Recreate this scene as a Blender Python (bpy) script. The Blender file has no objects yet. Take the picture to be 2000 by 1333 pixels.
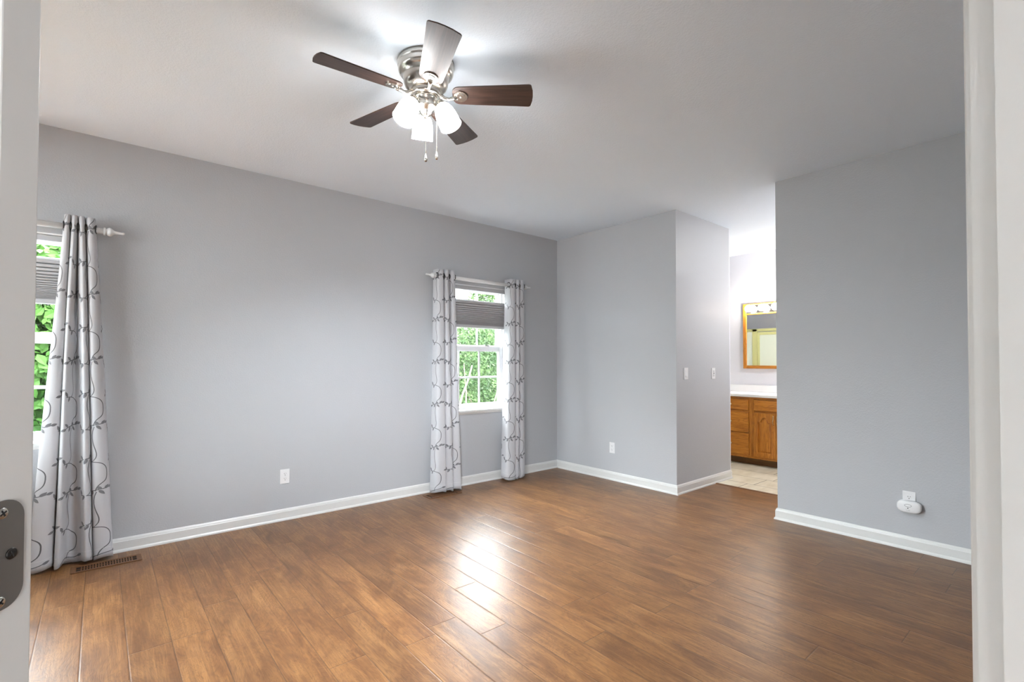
import bpy, bmesh, math, random
from mathutils import Vector, Matrix
from math import sin, cos, pi, radians as rad
random.seed(7)
S = bpy.context.scene
COL = S.collection

# ------------------------------------------------------------------ camera
YAW, PITCH, ROLL = 0.87151, 0.01724, 0.00141
CX, CY, CZ = 4.19045, -4.23488, 1.26566
fw = Vector((-sin(YAW)*cos(PITCH), cos(YAW)*cos(PITCH), sin(PITCH)))
r0 = Vector((cos(YAW), sin(YAW), 0)); u0 = r0.cross(fw)
rr = cos(ROLL)*r0 + sin(ROLL)*u0; uu = -sin(ROLL)*r0 + cos(ROLL)*u0
cam = bpy.data.cameras.new('camera'); camo = bpy.data.objects.new('camera', cam); COL.objects.link(camo)
camo.matrix_world = Matrix((
    (rr.x, uu.x, -fw.x, CX), (rr.y, uu.y, -fw.y, CY), (rr.z, uu.z, -fw.z, CZ), (0, 0, 0, 1)))
cam.sensor_width = 36.0; cam.lens = 958.2125/2000*36.0
cam.shift_y = (691.171-666.5)/2000.0
cam.clip_start = 0.01; cam.clip_end = 200
S.camera = camo

# ------------------------------------------------------------------ world, sun, exposure
SHADE_L, LAMP_L, BULB_L, ADDED_BATH_L = 5.6, 2200.0, 17.0, 30.0
w = bpy.data.worlds.new('world'); S.world = w; w.use_nodes = True
# overcast sky: brighter towards the zenith, with a light ground below the horizon
_t = w.node_tree; bg = _t.nodes['Background']; bg.inputs['Color'].default_value = (0.90, 0.95, 1.01, 1)
_g = _t.nodes.new('ShaderNodeTexCoord'); _s = _t.nodes.new('ShaderNodeSeparateXYZ'); _t.links.new(_g.outputs['Generated'], _s.inputs[0])
_m = _t.nodes.new('ShaderNodeMapRange'); _m.inputs['From Min'].default_value = 0.0; _m.inputs['From Max'].default_value = 1.0
_m.inputs['To Min'].default_value = 3.7; _m.inputs['To Max'].default_value = 28.0
_t.links.new(_s.outputs[2], _m.inputs['Value']); # the western half of the cloud cover is the brighter one
_a = _t.nodes.new('ShaderNodeMath'); _a.operation = 'MULTIPLY'; _t.links.new(_s.outputs[0], _a.inputs[0]); _t.links.new(_s.outputs[2], _a.inputs[1])
_b = _t.nodes.new('ShaderNodeMapRange'); _t.links.new(_a.outputs[0], _b.inputs['Value'])
for _k, _v in (('From Min', 0.0), ('From Max', -.5), ('To Min', 1.0), ('To Max', 1.55)): _b.inputs[_k].default_value = _v
_c = _t.nodes.new('ShaderNodeMath'); _c.operation = 'MULTIPLY'; _t.links.new(_m.outputs[0], _c.inputs[0]); _t.links.new(_b.outputs[0], _c.inputs[1])
_t.links.new(_c.outputs[0], bg.inputs['Strength'])
sun = bpy.data.lights.new('sun', 'SUN'); sun.energy = .9; sun.angle = rad(3); sun.color = (1, .96, .9)
suno = bpy.data.objects.new('sun', sun); COL.objects.link(suno); suno.rotation_euler = (rad(0), rad(33), rad(12))
S.view_settings.view_transform = 'Standard'; S.view_settings.look = 'None'
S.view_settings.gamma = 1.0; S.view_settings.use_curve_mapping = False
S.view_settings.exposure = 2.25

def portal(name, loc, normal, sx, sy):
    l = bpy.data.lights.new(name, 'AREA'); l.shape = 'RECTANGLE'; l.size = sx; l.size_y = sy; l.cycles.is_portal = True
    o = bpy.data.objects.new(name, l); COL.objects.link(o); o.location = loc
    n = Vector(normal).normalized(); x = Vector((0, 0, 1)).cross(n).normalized(); y = -n.cross(x)*-1
    o.matrix_world = Matrix((( x.x, y.x, -n.x, loc[0]), (x.y, y.y, -n.y, loc[1]), (x.z, y.z, -n.z, loc[2]), (0, 0, 0, 1)))
portal('portal_window_1', (-.17, -4.722, 1.42), (1, 0, 0), .92, 1.31)
portal('portal_window_2', (-.17, -1.255, 1.42), (1, 0, 0), .92, 1.31)
_f = Vector((-sin(YAW), cos(YAW), 0)); _p = Vector((CX, CY, 1.28)) - _f*5.65
portal('portal_added_window_3', (1.05, -5.73, 1.525), (0, 1, 0), 1.8, 1.55)  # portal of the added unseen window in the near wall
portal('portal_added_patio', tuple(_p), tuple(_f), 4.8, 2.5)  # portal of the added unseen patio opening

# ------------------------------------------------------------------ materials
def srgb(r, g, b):
    f = lambda c: (c/255/12.92) if c/255 <= .04045 else ((c/255+.055)/1.055)**2.4
    return (f(r), f(g), f(b), 1)

class NT:
    def __init__(s, name):
        s.m = bpy.data.materials.new(name); s.m.use_nodes = True; s.t = s.m.node_tree
        s.b = s.t.nodes['Principled BSDF']; s.out = s.t.nodes['Material Output']
    def n(s, typ, **kw):
        nd = s.t.nodes.new(typ)
        for k, v in kw.items():
            if k.startswith('_'): setattr(nd, k[1:], v)
            else:
                nd.inputs[k if not k.startswith('i') or not k[1:].isdigit() else int(k[1:])].default_value = v
        return nd
    def l(s, a, b): s.t.links.new(a, b)
    def math(s, op, a, b=None, c=None):
        nd = s.t.nodes.new('ShaderNodeMath'); nd.operation = op
        for i, v in enumerate((a, b, c)):
            if v is None: continue
            if isinstance(v, (int, float)): nd.inputs[i].default_value = v
            else: s.l(v, nd.inputs[i])
        return nd.outputs[0]
    def ramp(s, fac, stops):
        nd = s.t.nodes.new('ShaderNodeValToRGB'); e = nd.color_ramp.elements
        e[0].position, e[0].color = stops[0]; e[1].position, e[1].color = stops[-1]
        for p, c in stops[1:-1]:
            x = e.new(p); x.color = c
        s.l(fac, nd.inputs[0]); return nd.outputs[0]
    def mix(s, fac, a, b, mode='MIX'):
        nd = s.t.nodes.new('ShaderNodeMix'); nd.data_type = 'RGBA'; nd.blend_type = mode
        for sk, v in ((nd.inputs[0], fac), (nd.inputs[6], a), (nd.inputs[7], b)):
            if isinstance(v, (int, float, tuple)): sk.default_value = v
            else: s.l(v, sk)
        return nd.outputs[2]
    def noise(s, vec, scale, detail=2, rough=.5, dist=0):
        nd = s.n('ShaderNodeTexNoise'); nd.inputs['Scale'].default_value = scale; nd.inputs['Detail'].default_value = detail
        nd.inputs['Roughness'].default_value = rough; nd.inputs['Distortion'].default_value = dist
        if vec is not None: s.l(vec, nd.inputs['Vector'])
        return nd.outputs[0]
    def pos(s): return s.n('ShaderNodeNewGeometry').outputs['Position']
    def obj(s): return s.n('ShaderNodeTexCoord').outputs['Object']
    def scale(s, vec, sc):
        nd = s.n('ShaderNodeMapping'); s.l(vec, nd.inputs['Vector']); nd.inputs['Scale'].default_value = sc; return nd.outputs[0]
    def bump(s, h, strength, dist=.001, chain=None):
        nd = s.n('ShaderNodeBump'); s.l(h, nd.inputs['Height']); nd.inputs['Strength'].default_value = strength
        nd.inputs['Distance'].default_value = dist
        if chain is not None: s.l(chain, nd.inputs['Normal'])
        return nd.outputs[0]

def plain(name, col, rough=.5, metal=0, spec=.5, emit=None, es=0, bump=None):
    k = NT(name); b = k.b
    b.inputs['Base Color'].default_value = col; b.inputs['Roughness'].default_value = rough
    b.inputs['Metallic'].default_value = metal; b.inputs['Specular IOR Level'].default_value = spec
    if emit: b.inputs['Emission Color'].default_value = emit; b.inputs['Emission Strength'].default_value = es
    if bump:
        h = k.noise(k.pos(), bump[0], 3); k.l(k.bump(h, bump[1], bump[2]), b.inputs['Normal'])
    return k.m

def wallmat(name, col, rough=.42, spec=.4, strength=.35):
    k = NT(name); p = k.pos()
    h1 = k.noise(p, 95, 3, .6); h2 = k.noise(p, 260, 2)
    v = k.noise(p, 1.2, 2)
    c = k.mix(k.math('MULTIPLY', v, .10), col, tuple(x*.9 for x in col[:3])+(1,))
    k.l(c, k.b.inputs['Base Color']); k.b.inputs['Roughness'].default_value = rough; k.b.inputs['Specular IOR Level'].default_value = spec
    hh = k.math('ADD', h1, k.math('MULTIPLY', h2, .4))
    k.l(k.bump(hh, strength, .0035), k.b.inputs['Normal']); return k.m

M = {}
M['wall'] = wallmat('wall_paint', srgb(183, 185, 188))
M['bathwall'] = wallmat('bath_wall_paint', srgb(222, 222, 230), .5)
M['ceiling'] = wallmat('ceiling_texture', srgb(231, 241, 251), .9, .1, .6)
M['trim'] = plain('white_trim_paint', srgb(216, 216, 213), .32, bump=(60, .08, .002))
M['doorpaint'] = plain('door_paint', srgb(206, 205, 200), .38, bump=(140, .15, .001))
M['vinyl'] = plain('white_vinyl', srgb(238, 239, 240), .3)
M['plastic'] = plain('white_plastic', srgb(228, 228, 228), .3)
M['dark'] = plain('dark_slot', srgb(25, 25, 26), .6)
M['nickel'] = plain('brushed_nickel', srgb(205, 200, 192), .24, 1)
M['hinge'] = plain('dull_steel', srgb(128, 126, 122), .5, .75, bump=(30, .1, .002))
M['screw'] = plain('screw_steel', srgb(190, 188, 182), .25, 1)
M['screwdark'] = plain('screw_dark', srgb(62, 60, 58), .4, .9)
M['rod'] = plain('rod_white', srgb(228, 228, 227), .35)
M['chrome'] = plain('chrome', srgb(235, 230, 220), .06, 1)
M['brass'] = plain('satin_brass', srgb(205, 180, 140), .25, 1)
M['mirror'] = plain('mirror_silver', srgb(235, 240, 236), .01, 1)
M['counter'] = plain('white_counter', srgb(240, 240, 242), .15)
M['register'] = plain('register_brown', srgb(112, 76, 48), .5, .3)
M['void'] = plain('register_void', srgb(14, 10, 8), .9)
M['thread'] = plain('grey_embroidery', srgb(92, 92, 95), .6)
M['leafthread'] = plain('grey_leaf_embroidery', srgb(116, 116, 120), .6)
M['reccream'] = plain('cream_metal', srgb(214, 212, 150), .35, .2)
M['frosted'] = plain('frosted_panel', srgb(226, 232, 218), .25)
M['cable'] = plain('cord_white', srgb(225, 225, 222), .5)
M['shade'] = plain('lit_opal_glass', srgb(255, 255, 255), .15, emit=(.99, 1, 1, 1), es=SHADE_L)
M['lamp'] = plain('lit_lamp_bulb', srgb(255, 255, 255), .3, emit=(.91, .97, 1.05, 1), es=LAMP_L)
M['addedbathlamp'] = plain('added_bath_lamp_glass', srgb(255, 255, 255), .3, emit=(1, .97, .93, 1), es=ADDED_BATH_L)  # glow of the unseen lamp added in the bathroom
M['bulb'] = plain('lit_globe_bulb', srgb(255, 255, 255), .2, emit=(1, .93, .84, 1), es=BULB_L)

def fabric():
    k = NT('curtain_satin'); p = k.obj()
    h = k.noise(k.scale(p, (700, 700, 700)), 1, 1)
    k.b.inputs['Base Color'].default_value = srgb(200, 200, 203); k.b.inputs['Roughness'].default_value = .55
    k.b.inputs['Sheen Weight'].default_value = .25
    k.l(k.bump(h, .15, .0005), k.b.inputs['Normal'])
    tr = k.n('ShaderNodeBsdfTranslucent'); tr.inputs[0].default_value = srgb(220, 220, 222)
    mx = k.n('ShaderNodeMixShader'); mx.inputs[0].default_value = .16
    k.l(k.b.outputs[0], mx.inputs[1]); k.l(tr.outputs[0], mx.inputs[2]); k.l(mx.outputs[0], k.out.inputs[0])
    return k.m
M['fabric'] = fabric()

def blindmat():
    k = NT('grey_cellular_fabric')
    k.b.inputs['Base Color'].default_value = srgb(186, 185, 187); k.b.inputs['Roughness'].default_value = .8
    h = k.noise(k.scale(k.pos(), (40, 40, 600)), 1, 2); k.l(k.bump(h, .2, .001), k.b.inputs['Normal'])
    return k.m
M['blind'] = blindmat()

def glass():
    k = NT('window_glass')
    g = k.n('ShaderNodeBsdfGlossy'); g.inputs['Roughness'].default_value = .0
    t = k.n('ShaderNodeBsdfTransparent'); t.inputs[0].default_value = (.85, .87, .86, 1)
    f = k.n('ShaderNodeFresnel'); f.inputs[0].default_value = 1.45
    mx = k.n('ShaderNodeMixShader'); k.l(k.math('MULTIPLY', f.outputs[0], .6), mx.inputs[0])
    k.l(t.outputs[0], mx.inputs[1]); k.l(g.outputs[0], mx.inputs[2]); k.l(mx.outputs[0], k.out.inputs[0]); return k.m
M['glass'] = glass()

def woodfloor():
    k = NT('laminate_planks'); W_, L_ = .1575, 1.22
    sx = k.n('ShaderNodeSeparateXYZ'); k.l(k.pos(), sx.inputs[0]); X, Y = sx.outputs[0], sx.outputs[1]
    yr = k.math('DIVIDE', k.math('ADD', Y, 3.023), W_); row = k.math('FLOOR', yr); fy = k.math('FRACT', yr)
    wn = k.n('ShaderNodeTexWhiteNoise', _noise_dimensions='1D'); k.l(row, wn.inputs['W'])
    xr = k.math('ADD', k.math('DIVIDE', X, L_), k.math('MULTIPLY', wn.outputs[0], 7.3)); ci = k.math('FLOOR', xr); fx = k.math('FRACT', xr)
    cb = k.n('ShaderNodeCombineXYZ'); k.l(row, cb.inputs[0]); k.l(ci, cb.inputs[1])
    wn2 = k.n('ShaderNodeTexWhiteNoise', _noise_dimensions='2D'); k.l(cb.outputs[0], wn2.inputs['Vector'])
    rnd = wn2.outputs[0]
    # grain coordinates, shifted per plank
    off = k.n('ShaderNodeCombineXYZ')
    k.l(k.math('ADD', X, k.math('MULTIPLY', rnd, 37)), off.inputs[0]); k.l(k.math('ADD', Y, k.math('MULTIPLY', rnd, 11)), off.inputs[1]); k.l(k.math('MULTIPLY', rnd, 5), off.inputs[2])
    v = off.outputs[0]
    big = k.noise(k.scale(v, (1.9, 6.5, 1)), 1, 3, .62, 2.0)
    blot = k.noise(k.scale(v, (2.2, 5.5, 1)), 1.6, 4, .6, .8)
    warpv = k.n('ShaderNodeMix'); 
    # cathedral figure: contour lines of a low frequency noise
    cont = k.math('FRACT', k.math('MULTIPLY', big, 16))
    cl = k.math('ABSOLUTE', k.math('SUBTRACT', cont, .5))
    line = k.ramp(cl, [(.0, (1, 1, 1, 1)), (.16, (.25, .25, .25, 1)), (.3, (0, 0, 0, 1))])
    fine = k.noise(k.scale(v, (4, 130, 1)), 1.2, 5, .65, .6)
    pore = k.ramp(k.noise(k.scale(v, (9, 300, 1)), 1, 3, .6), [(.55, (0, 0, 0, 1)), (.72, (1, 1, 1, 1))])
    base = k.ramp(blot, [(.26, srgb(94, 60, 29)), (.45, srgb(122, 82, 45)), (.58, srgb(140, 98, 56)), (.8, srgb(156, 113, 69))])
    c = k.mix(k.math('MULTIPLY', line, .5), base, srgb(82, 50, 26))
    c = k.mix(k.math('MULTIPLY', k.ramp(fine, [(.42, (0, 0, 0, 1)), (.68, (1, 1, 1, 1))]), .5), c, srgb(88, 55, 29))
    c = k.mix(k.math('MULTIPLY', pore, .35), c, srgb(64, 38, 20))
    midg = k.noise(k.scale(v, (2.2, 38, 1)), 1.3, 4, .62, 1.0)
    c = k.mix(k.math('MULTIPLY', k.ramp(midg, [(.47, (0, 0, 0, 1)), (.66, (1, 1, 1, 1))]), .28), c, srgb(84, 51, 24))
    c = k.mix(k.math('MULTIPLY', k.ramp(midg, [(.34, (1, 1, 1, 1)), (.45, (0, 0, 0, 1))]), .2), c, srgb(184, 138, 88))
    tint = k.ramp(rnd, [(0, (.86, .86, .86, 1)), (1, (1.06, 1.05, 1.04, 1))])
    c = k.mix(1.0, c, tint, 'MULTIPLY')
    # seams
    ey = k.math('MULTIPLY', k.math('MINIMUM', fy, k.math('SUBTRACT', 1, fy)), W_)
    ex = k.math('MULTIPLY', k.math('MINIMUM', fx, k.math('SUBTRACT', 1, fx)), L_)
    e = k.math('MINIMUM', ey, ex)
    seam = k.ramp(k.math('MULTIPLY', e, 100), [(.08, (1, 1, 1, 1)), (.22, (0, 0, 0, 1))])
    c = k.mix(k.math('MULTIPLY', seam, .7), c, srgb(56, 34, 20))
    k.l(c, k.b.inputs['Base Color'])
    ro = k.math('ADD', .29, k.math('MULTIPLY', fine, .12)); k.l(ro, k.b.inputs['Roughness'])
    k.b.inputs['Specular IOR Level'].default_value = .5
    hg = k.math('SUBTRACT', k.math('MULTIPLY', k.noise(k.scale(v, (3, 60, 1)), 1.2, 4, .6, .8), .6), k.math('MULTIPLY', line, .25))
    h2 = k.math('SUBTRACT', hg, k.math('MULTIPLY', k.ramp(k.math('MULTIPLY', e, 100), [(.05, (1, 1, 1, 1)), (.45, (0, 0, 0, 1))]), 2.2))
    k.l(k.bump(h2, .22, .0018), k.b.inputs['Normal']); return k.m
M['floor'] = woodfloor()

def tilefloor():
    k = NT('cream_tile'); W_, L_ = .32, .62
    sx = k.n('ShaderNodeSeparateXYZ'); k.l(k.pos(), sx.inputs[0]); X, Y = sx.outputs[0], sx.outputs[1]
    yr = k.math('DIVIDE', k.math('SUBTRACT', Y, .955), W_); row = k.math('FLOOR', yr); fy = k.math('FRACT', yr)
    odd = k.math('MULTIPLY', k.math('MODULO', k.math('ADD', row, 40), 3), .333)
    xr = k.math('SUBTRACT', k.math('DIVIDE', k.math('SUBTRACT', X, 1.84), L_), k.math('MULTIPLY', odd, .3)); fx = k.math('FRACT', xr)
    e = k.math('MINIMUM', k.math('MULTIPLY', k.math('MINIMUM', fy, k.math('SUBTRACT', 1, fy)), W_), k.math('MULTIPLY', k.math('MINIMUM', fx, k.math('SUBTRACT', 1, fx)), L_))
    g = k.ramp(k.math('MULTIPLY', e, 100), [(.3, (1, 1, 1, 1)), (.5, (0, 0, 0, 1))])
    n = k.noise(k.scale(k.pos(), (6, 2, 1)), 2, 4)
    c = k.ramp(n, [(.3, srgb(198, 190, 166)), (.6, srgb(219, 213, 194)), (.8, srgb(226, 221, 205))])
    c = k.mix(g, c, srgb(96, 90, 72)); k.l(c, k.b.inputs['Base Color']); k.b.inputs['Roughness'].default_value = .35
    k.l(k.bump(k.math('MULTIPLY', g, -1), .4, .002), k.b.inputs['Normal']); return k.m
M['tile'] = tilefloor()

def oak(name, axis, dark=1.0):
    k = NT(name); p = k.pos()
    sc = (4, 60, 60) if axis == 'x' else (60, 60, 4)
    f1 = k.noise(k.scale(p, sc), 1, 5, .65, .5)
    sc2 = (1.6, 9, 12) if axis == 'x' else (12, 9, 1.6)
    big = k.noise(k.scale(p, sc2), 1.5, 2, .5, .6)
    ln = k.math('ABSOLUTE', k.math('SUBTRACT', k.math('FRACT', k.math('MULTIPLY', big, 9)), .5))
    l2 = k.ramp(ln, [(0, (1, 1, 1, 1)), (.25, (0, 0, 0, 1))])
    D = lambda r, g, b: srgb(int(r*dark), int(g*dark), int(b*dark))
    c = k.ramp(f1, [(.3, D(150, 88, 26)), (.5, D(190, 120, 38)), (.72, D(208, 142, 58))])
    c = k.mix(k.math('MULTIPLY', l2, .45), c, D(140, 78, 22))
    k.l(c, k.b.inputs['Base Color']); k.b.inputs['Roughness'].default_value = .35
    k.l(k.bump(f1, .12, .001), k.b.inputs['Normal']); return k.m
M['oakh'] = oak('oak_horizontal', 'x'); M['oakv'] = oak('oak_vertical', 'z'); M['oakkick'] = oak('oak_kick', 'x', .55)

def walnut():
    k = NT('fan_blade_walnut'); p = k.obj()
    f = k.noise(k.scale(p, (5, 110, 110)), 1, 4, .6, .4)
    c = k.ramp(f, [(.3, srgb(40, 28, 24)), (.55, srgb(64, 46, 39)), (.75, srgb(86, 63, 53))])
    k.l(c, k.b.inputs['Base Color']); k.b.inputs['Roughness'].default_value = .38; k.b.inputs['Specular IOR Level'].default_value = .6
    k.l(k.bump(f, .25, .0015), k.b.inputs['Normal']); return k.m
M['walnut'] = walnut()

def leafmat(name, a, b):
    k = NT(name); n = k.noise(k.pos(), 3.5, 3)
    c = k.ramp(n, [(.35, a), (.65, b)]); k.l(c, k.b.inputs['Base Color']); k.b.inputs['Roughness'].default_value = .6; k.b.inputs['Specular IOR Level'].default_value = .08
    tr = k.n('ShaderNodeBsdfTranslucent'); k.l(c, tr.inputs[0])
    mx = k.n('ShaderNodeMixShader'); mx.inputs[0].default_value = .3
    k.l(k.b.outputs[0], mx.inputs[1]); k.l(tr.outputs[0], mx.inputs[2]); k.l(mx.outputs[0], k.out.inputs[0]); return k.m
M['leafA'] = leafmat('lush_leaf', srgb(28, 54, 18), srgb(54, 82, 34))
M['leafB'] = leafmat('fine_leaf', srgb(30, 48, 25), srgb(58, 74, 42))
M['bark'] = plain('bark', srgb(96, 88, 74), .9, bump=(25, .5, .01))
M['earth'] = plain('earth', srgb(52, 52, 36), .95, bump=(12, .5, .02))

# ------------------------------------------------------------------ mesh helpers
class MB:
    def __init__(s): s.v = []; s.f = []; s.mi = []; s.sm = []
    def add(s, vs, fs, mi=0, smooth=False):
        b = len(s.v); s.v += [Vector(v) for v in vs]
        for f in fs: s.f.append([b+i for i in f]); s.mi.append(mi); s.sm.append(smooth)
        return s
    def box(s, x0, x1, y0, y1, z0, z1, mi=0):
        vs = [(x, y, z) for x in (x0, x1) for y in (y0, y1) for z in (z0, z1)]
        return s.add(vs, [(0, 1, 3, 2), (4, 6, 7, 5), (0, 4, 5, 1), (2, 3, 7, 6), (0, 2, 6, 4), (1, 5, 7, 3)], mi)
    def bbox(s, x0, x1, y0, y1, z0, z1, b=.003, mi=0):
        """box with chamfered edges"""
        bm = bmesh.new(); bmesh.ops.create_cube(bm, size=1)
        for v in bm.verts: v.co = Vector(((x0+x1)/2+v.co.x*(x1-x0), (y0+y1)/2+v.co.y*(y1-y0), (z0+z1)/2+v.co.z*(z1-z0)))
        b = min(b, (x1-x0)*.45, (y1-y0)*.45, (z1-z0)*.45)
        bmesh.ops.bevel(bm, geom=bm.edges[:], offset=b, segments=2, profile=.5, affect='EDGES')
        return s.frombm(bm, mi)
    def frombm(s, bm, mi=0, smooth=False):
        bm.verts.index_update(); s.add([v.co.copy() for v in bm.verts], [[v.index for v in f.verts] for f in bm.faces], mi, smooth); bm.free(); return s
    def lathe(s, prof, seg=32, mi=0, base=(0, 0, 0), axis=(0, 0, 1), smooth=True, caps=True):
        a = Vector(axis).normalized(); t = Vector((1, 0, 0)) if abs(a.x) < .9 else Vector((0, 1, 0))
        e1 = a.cross(t).normalized(); e2 = a.cross(e1); b = Vector(base); vs = []; fs = []
        for r, h in prof:
            for i in range(seg):
                an = 2*pi*i/seg; vs.append(b+a*h+(e1*cos(an)+e2*sin(an))*r)
        for j in range(len(prof)-1):
            for i in range(seg):
                k = (i+1) % seg; fs.append((j*seg+i, j*seg+k, (j+1)*seg+k, (j+1)*seg+i))
        s.add(vs, fs, mi, smooth)
        if caps:
            if prof[0][0] > 1e-5: s.add(vs[:seg], [tuple(range(seg))], mi)
            if prof[-1][0] > 1e-5: s.add(vs[-seg:], [tuple(range(seg))], mi)
        return s
    def tube(s, pts, r, seg=10, mi=0, caps=True):
        pts = [Vector(p) for p in pts]; rs = r if isinstance(r, (list, tuple)) else [r]*len(pts); vs = []; fs = []
        up = None
        for i, p in enumerate(pts):
            d = (pts[min(i+1, len(pts)-1)]-pts[max(i-1, 0)]).normalized()
            if up is None: up = Vector((0, 0, 1)) if abs(d.z) < .9 else Vector((1, 0, 0))
            e1 = d.cross(up).normalized(); e2 = e1.cross(d); up = e2
            for k in range(seg):
                a = 2*pi*k/seg; vs.append(p+(e1*cos(a)+e2*sin(a))*rs[i])
        for i in range(len(pts)-1):
            for k in range(seg):
                q = (k+1) % seg; fs.append((i*seg+k, i*seg+q, (i+1)*seg+q, (i+1)*seg+k))
        s.add(vs, fs, mi, True)
        if caps: s.add(vs[:seg], [tuple(range(seg))], mi); s.add(vs[-seg:], [tuple(range(seg))], mi)
        return s
    def prism(s, poly, off, mi=0, smooth=False):
        """closed polygon (3-D points) extruded by vector off"""
        n = len(poly); P = [Vector(p) for p in poly]; o = Vector(off)
        s.add(P+[p+o for p in P], [tuple(range(n)), tuple(range(2*n-1, n-1, -1))]+[(i, (i+1) % n, n+(i+1) % n, n+i) for i in range(n)], mi, smooth); return s
    def xf(s, mat, start=0):
        for i in range(start, len(s.v)): s.v[i] = mat @ s.v[i]
        return s
    def build(s, name, mats, parent=None, local=False, autosmooth=None):
        me = bpy.data.meshes.new(name); o = bpy.data.objects.new(name, me); COL.objects.link(o)
        off = Vector((0, 0, 0))
        if parent is not None:
            o.parent = parent
            if not local: off = wloc(parent)
        me.from_pydata([tuple(v-off) for v in s.v], [], s.f)
        if not isinstance(mats, (list, tuple)): mats = [mats]
        for m in mats: me.materials.append(m)
        for p, mi, sm in zip(me.polygons, s.mi, s.sm): p.material_index = mi; p.use_smooth = sm
        bm = bmesh.new(); bm.from_mesh(me); bmesh.ops.remove_doubles(bm, verts=bm.verts[:], dist=1e-6)
        bmesh.ops.recalc_face_normals(bm, faces=bm.faces[:]); bm.to_mesh(me); bm.free(); me.update()
        return o

def wloc(o):
    v = o.location.copy()
    while o.parent is not None: o = o.parent; v = v + o.location
    return v
def thing(name, label, cat, loc, group=None, rotz=0):
    o = bpy.data.objects.new(name, None); COL.objects.link(o); o.location = loc; o.rotation_euler = (0, 0, rotz)
    o.empty_display_size = .05
    o['label'] = label; o['category'] = cat
    if group: o['group'] = group
    return o
def tag(o, label, cat, group=None, kind=None):
    o['label'] = label; o['category'] = cat
    if group: o['group'] = group
    if kind: o['kind'] = kind
    return o
def struct(name, mb, mats, parent=None):
    o = mb.build(name, mats, parent)
    if parent is None: o['kind'] = 'structure'
    return o
def copy_tree(o, parent=None):
    c = o.copy(); COL.objects.link(c)
    if parent is not None: c.parent = parent
    for ch in list(o.children): copy_tree(ch, c)
    return c

H = 2.74
fh = Vector((-sin(YAW), cos(YAW), 0)); rh = Vector((cos(YAW), sin(YAW), 0))
def DP(X, d, z=0): return Vector((CX, CY, 0)) + rh*X + fh*d + Vector((0, 0, z))   # door-wall frame

# ------------------------------------------------------------------ room shell
WY = {1: (-5.182, -4.262), 2: (-1.715, -.795)}      # window openings along the left wall
WZ = (.765, 2.07)
m = MB()
ys = [-5.72, WY[1][0], WY[1][1], WY[2][0], WY[2][1], .0]
for a, b in ((ys[0], ys[1]), (ys[2], ys[3]), (ys[4], ys[5])): m.box(-.16, 0, a, b, 0, H)
for k in (1, 2):
    m.box(-.16, 0, WY[k][0], WY[k][1], 0, WZ[0]); m.box(-.16, 0, WY[k][0], WY[k][1], WZ[1], H)
struct('wall_left', m, M['wall'])
XA, YA2, XR, YR = 1.6036, 1.0665, 2.5233, -.0243
struct('wall_back', MB().box(-.16, XA, 0, .12, 0, H), M['wall'])
struct('wall_passage', MB().box(XA-.12, XA, .12, YA2, 0, H), M['wall'])
struct('wall_right', MB().box(XR, 4.86, YR, YR+.12, 0, H), M['wall'])
struct('wall_east', MB().box(4.7, 4.86, -3.2, YR, 0, H), M['wall'])
NW = (.15, 1.95, .75, 2.3)        # unseen wide window added to the near wall for daylight, behind the viewpoint
m = MB(); m.box(-.16, NW[0], -5.72, -5.6, 0, H); m.box(NW[1], 2.7, -5.72, -5.6, 0, H); m.box(NW[0], NW[1], -5.72, -5.6, 0, NW[2]); m.box(NW[0], NW[1], -5.72, -5.6, NW[3], H)
struct('wall_near', m, M['wall'])
# bathroom shell
struct('wall_bath_back', MB().box(-.16, 3.4, 2.47, 2.59, 0, H), M['bathwall'])
struct('wall_bath_left', MB().box(-.16, 0, .12, 2.47, 0, H), M['bathwall'])
struct('wall_bath_right', MB().box(3.28, 3.4, YR+.12, 2.47, 0, H), M['bathwall'])
struct('wall_shower', MB().box(XA-.12, XA-.0, YA2, YA2+.012, 0, H).box(0, XA-.12, .12, .13, 0, H), M['bathwall'])
YT = .715
struct('floor', MB().box(-.16, 11.5, -11, YT, -.1, 0), M['floor'])
struct('floor_bath', MB().box(-.16, 3.4, YT, 2.59, -.1, .0), M['tile'])
struct('ceiling', MB().box(-.16, 11.5, -11, 2.59, H, H+.12), M['ceiling'])
# transition strip between wood and tile
struct('trim_1', MB().prism([(XA, YT-.018, 0), (XA, YT-.012, .005), (XA, YT+.012, .006), (XA, YT+.018, 0)], (3.28-XA, 0, 0)), M['register'])

# diagonal door wall (runs across the near corner, faces the far corner)
DW = .395; TH = .12
XL, XRJ = -.4185, .372          # opening between the left jamb and the right jamb
def dquad(mb, X0, X1, d0, d1, z0, z1, mi=0):
    P = [DP(X0, d0), DP(X1, d0), DP(X1, d1), DP(X0, d1)]
    mb.prism([p+Vector((0, 0, z0)) for p in P], (0, 0, z1-z0), mi)
m = MB(); dquad(m, -2.65, XL-.02, DW-TH, DW, 0, H); dquad(m, XRJ+.02, 2.65, DW-TH, DW, 0, H); dquad(m, XL-.02, XRJ+.02, DW-TH, DW, 2.07, H)
struct('wall_door', m, M['wall'])
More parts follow.
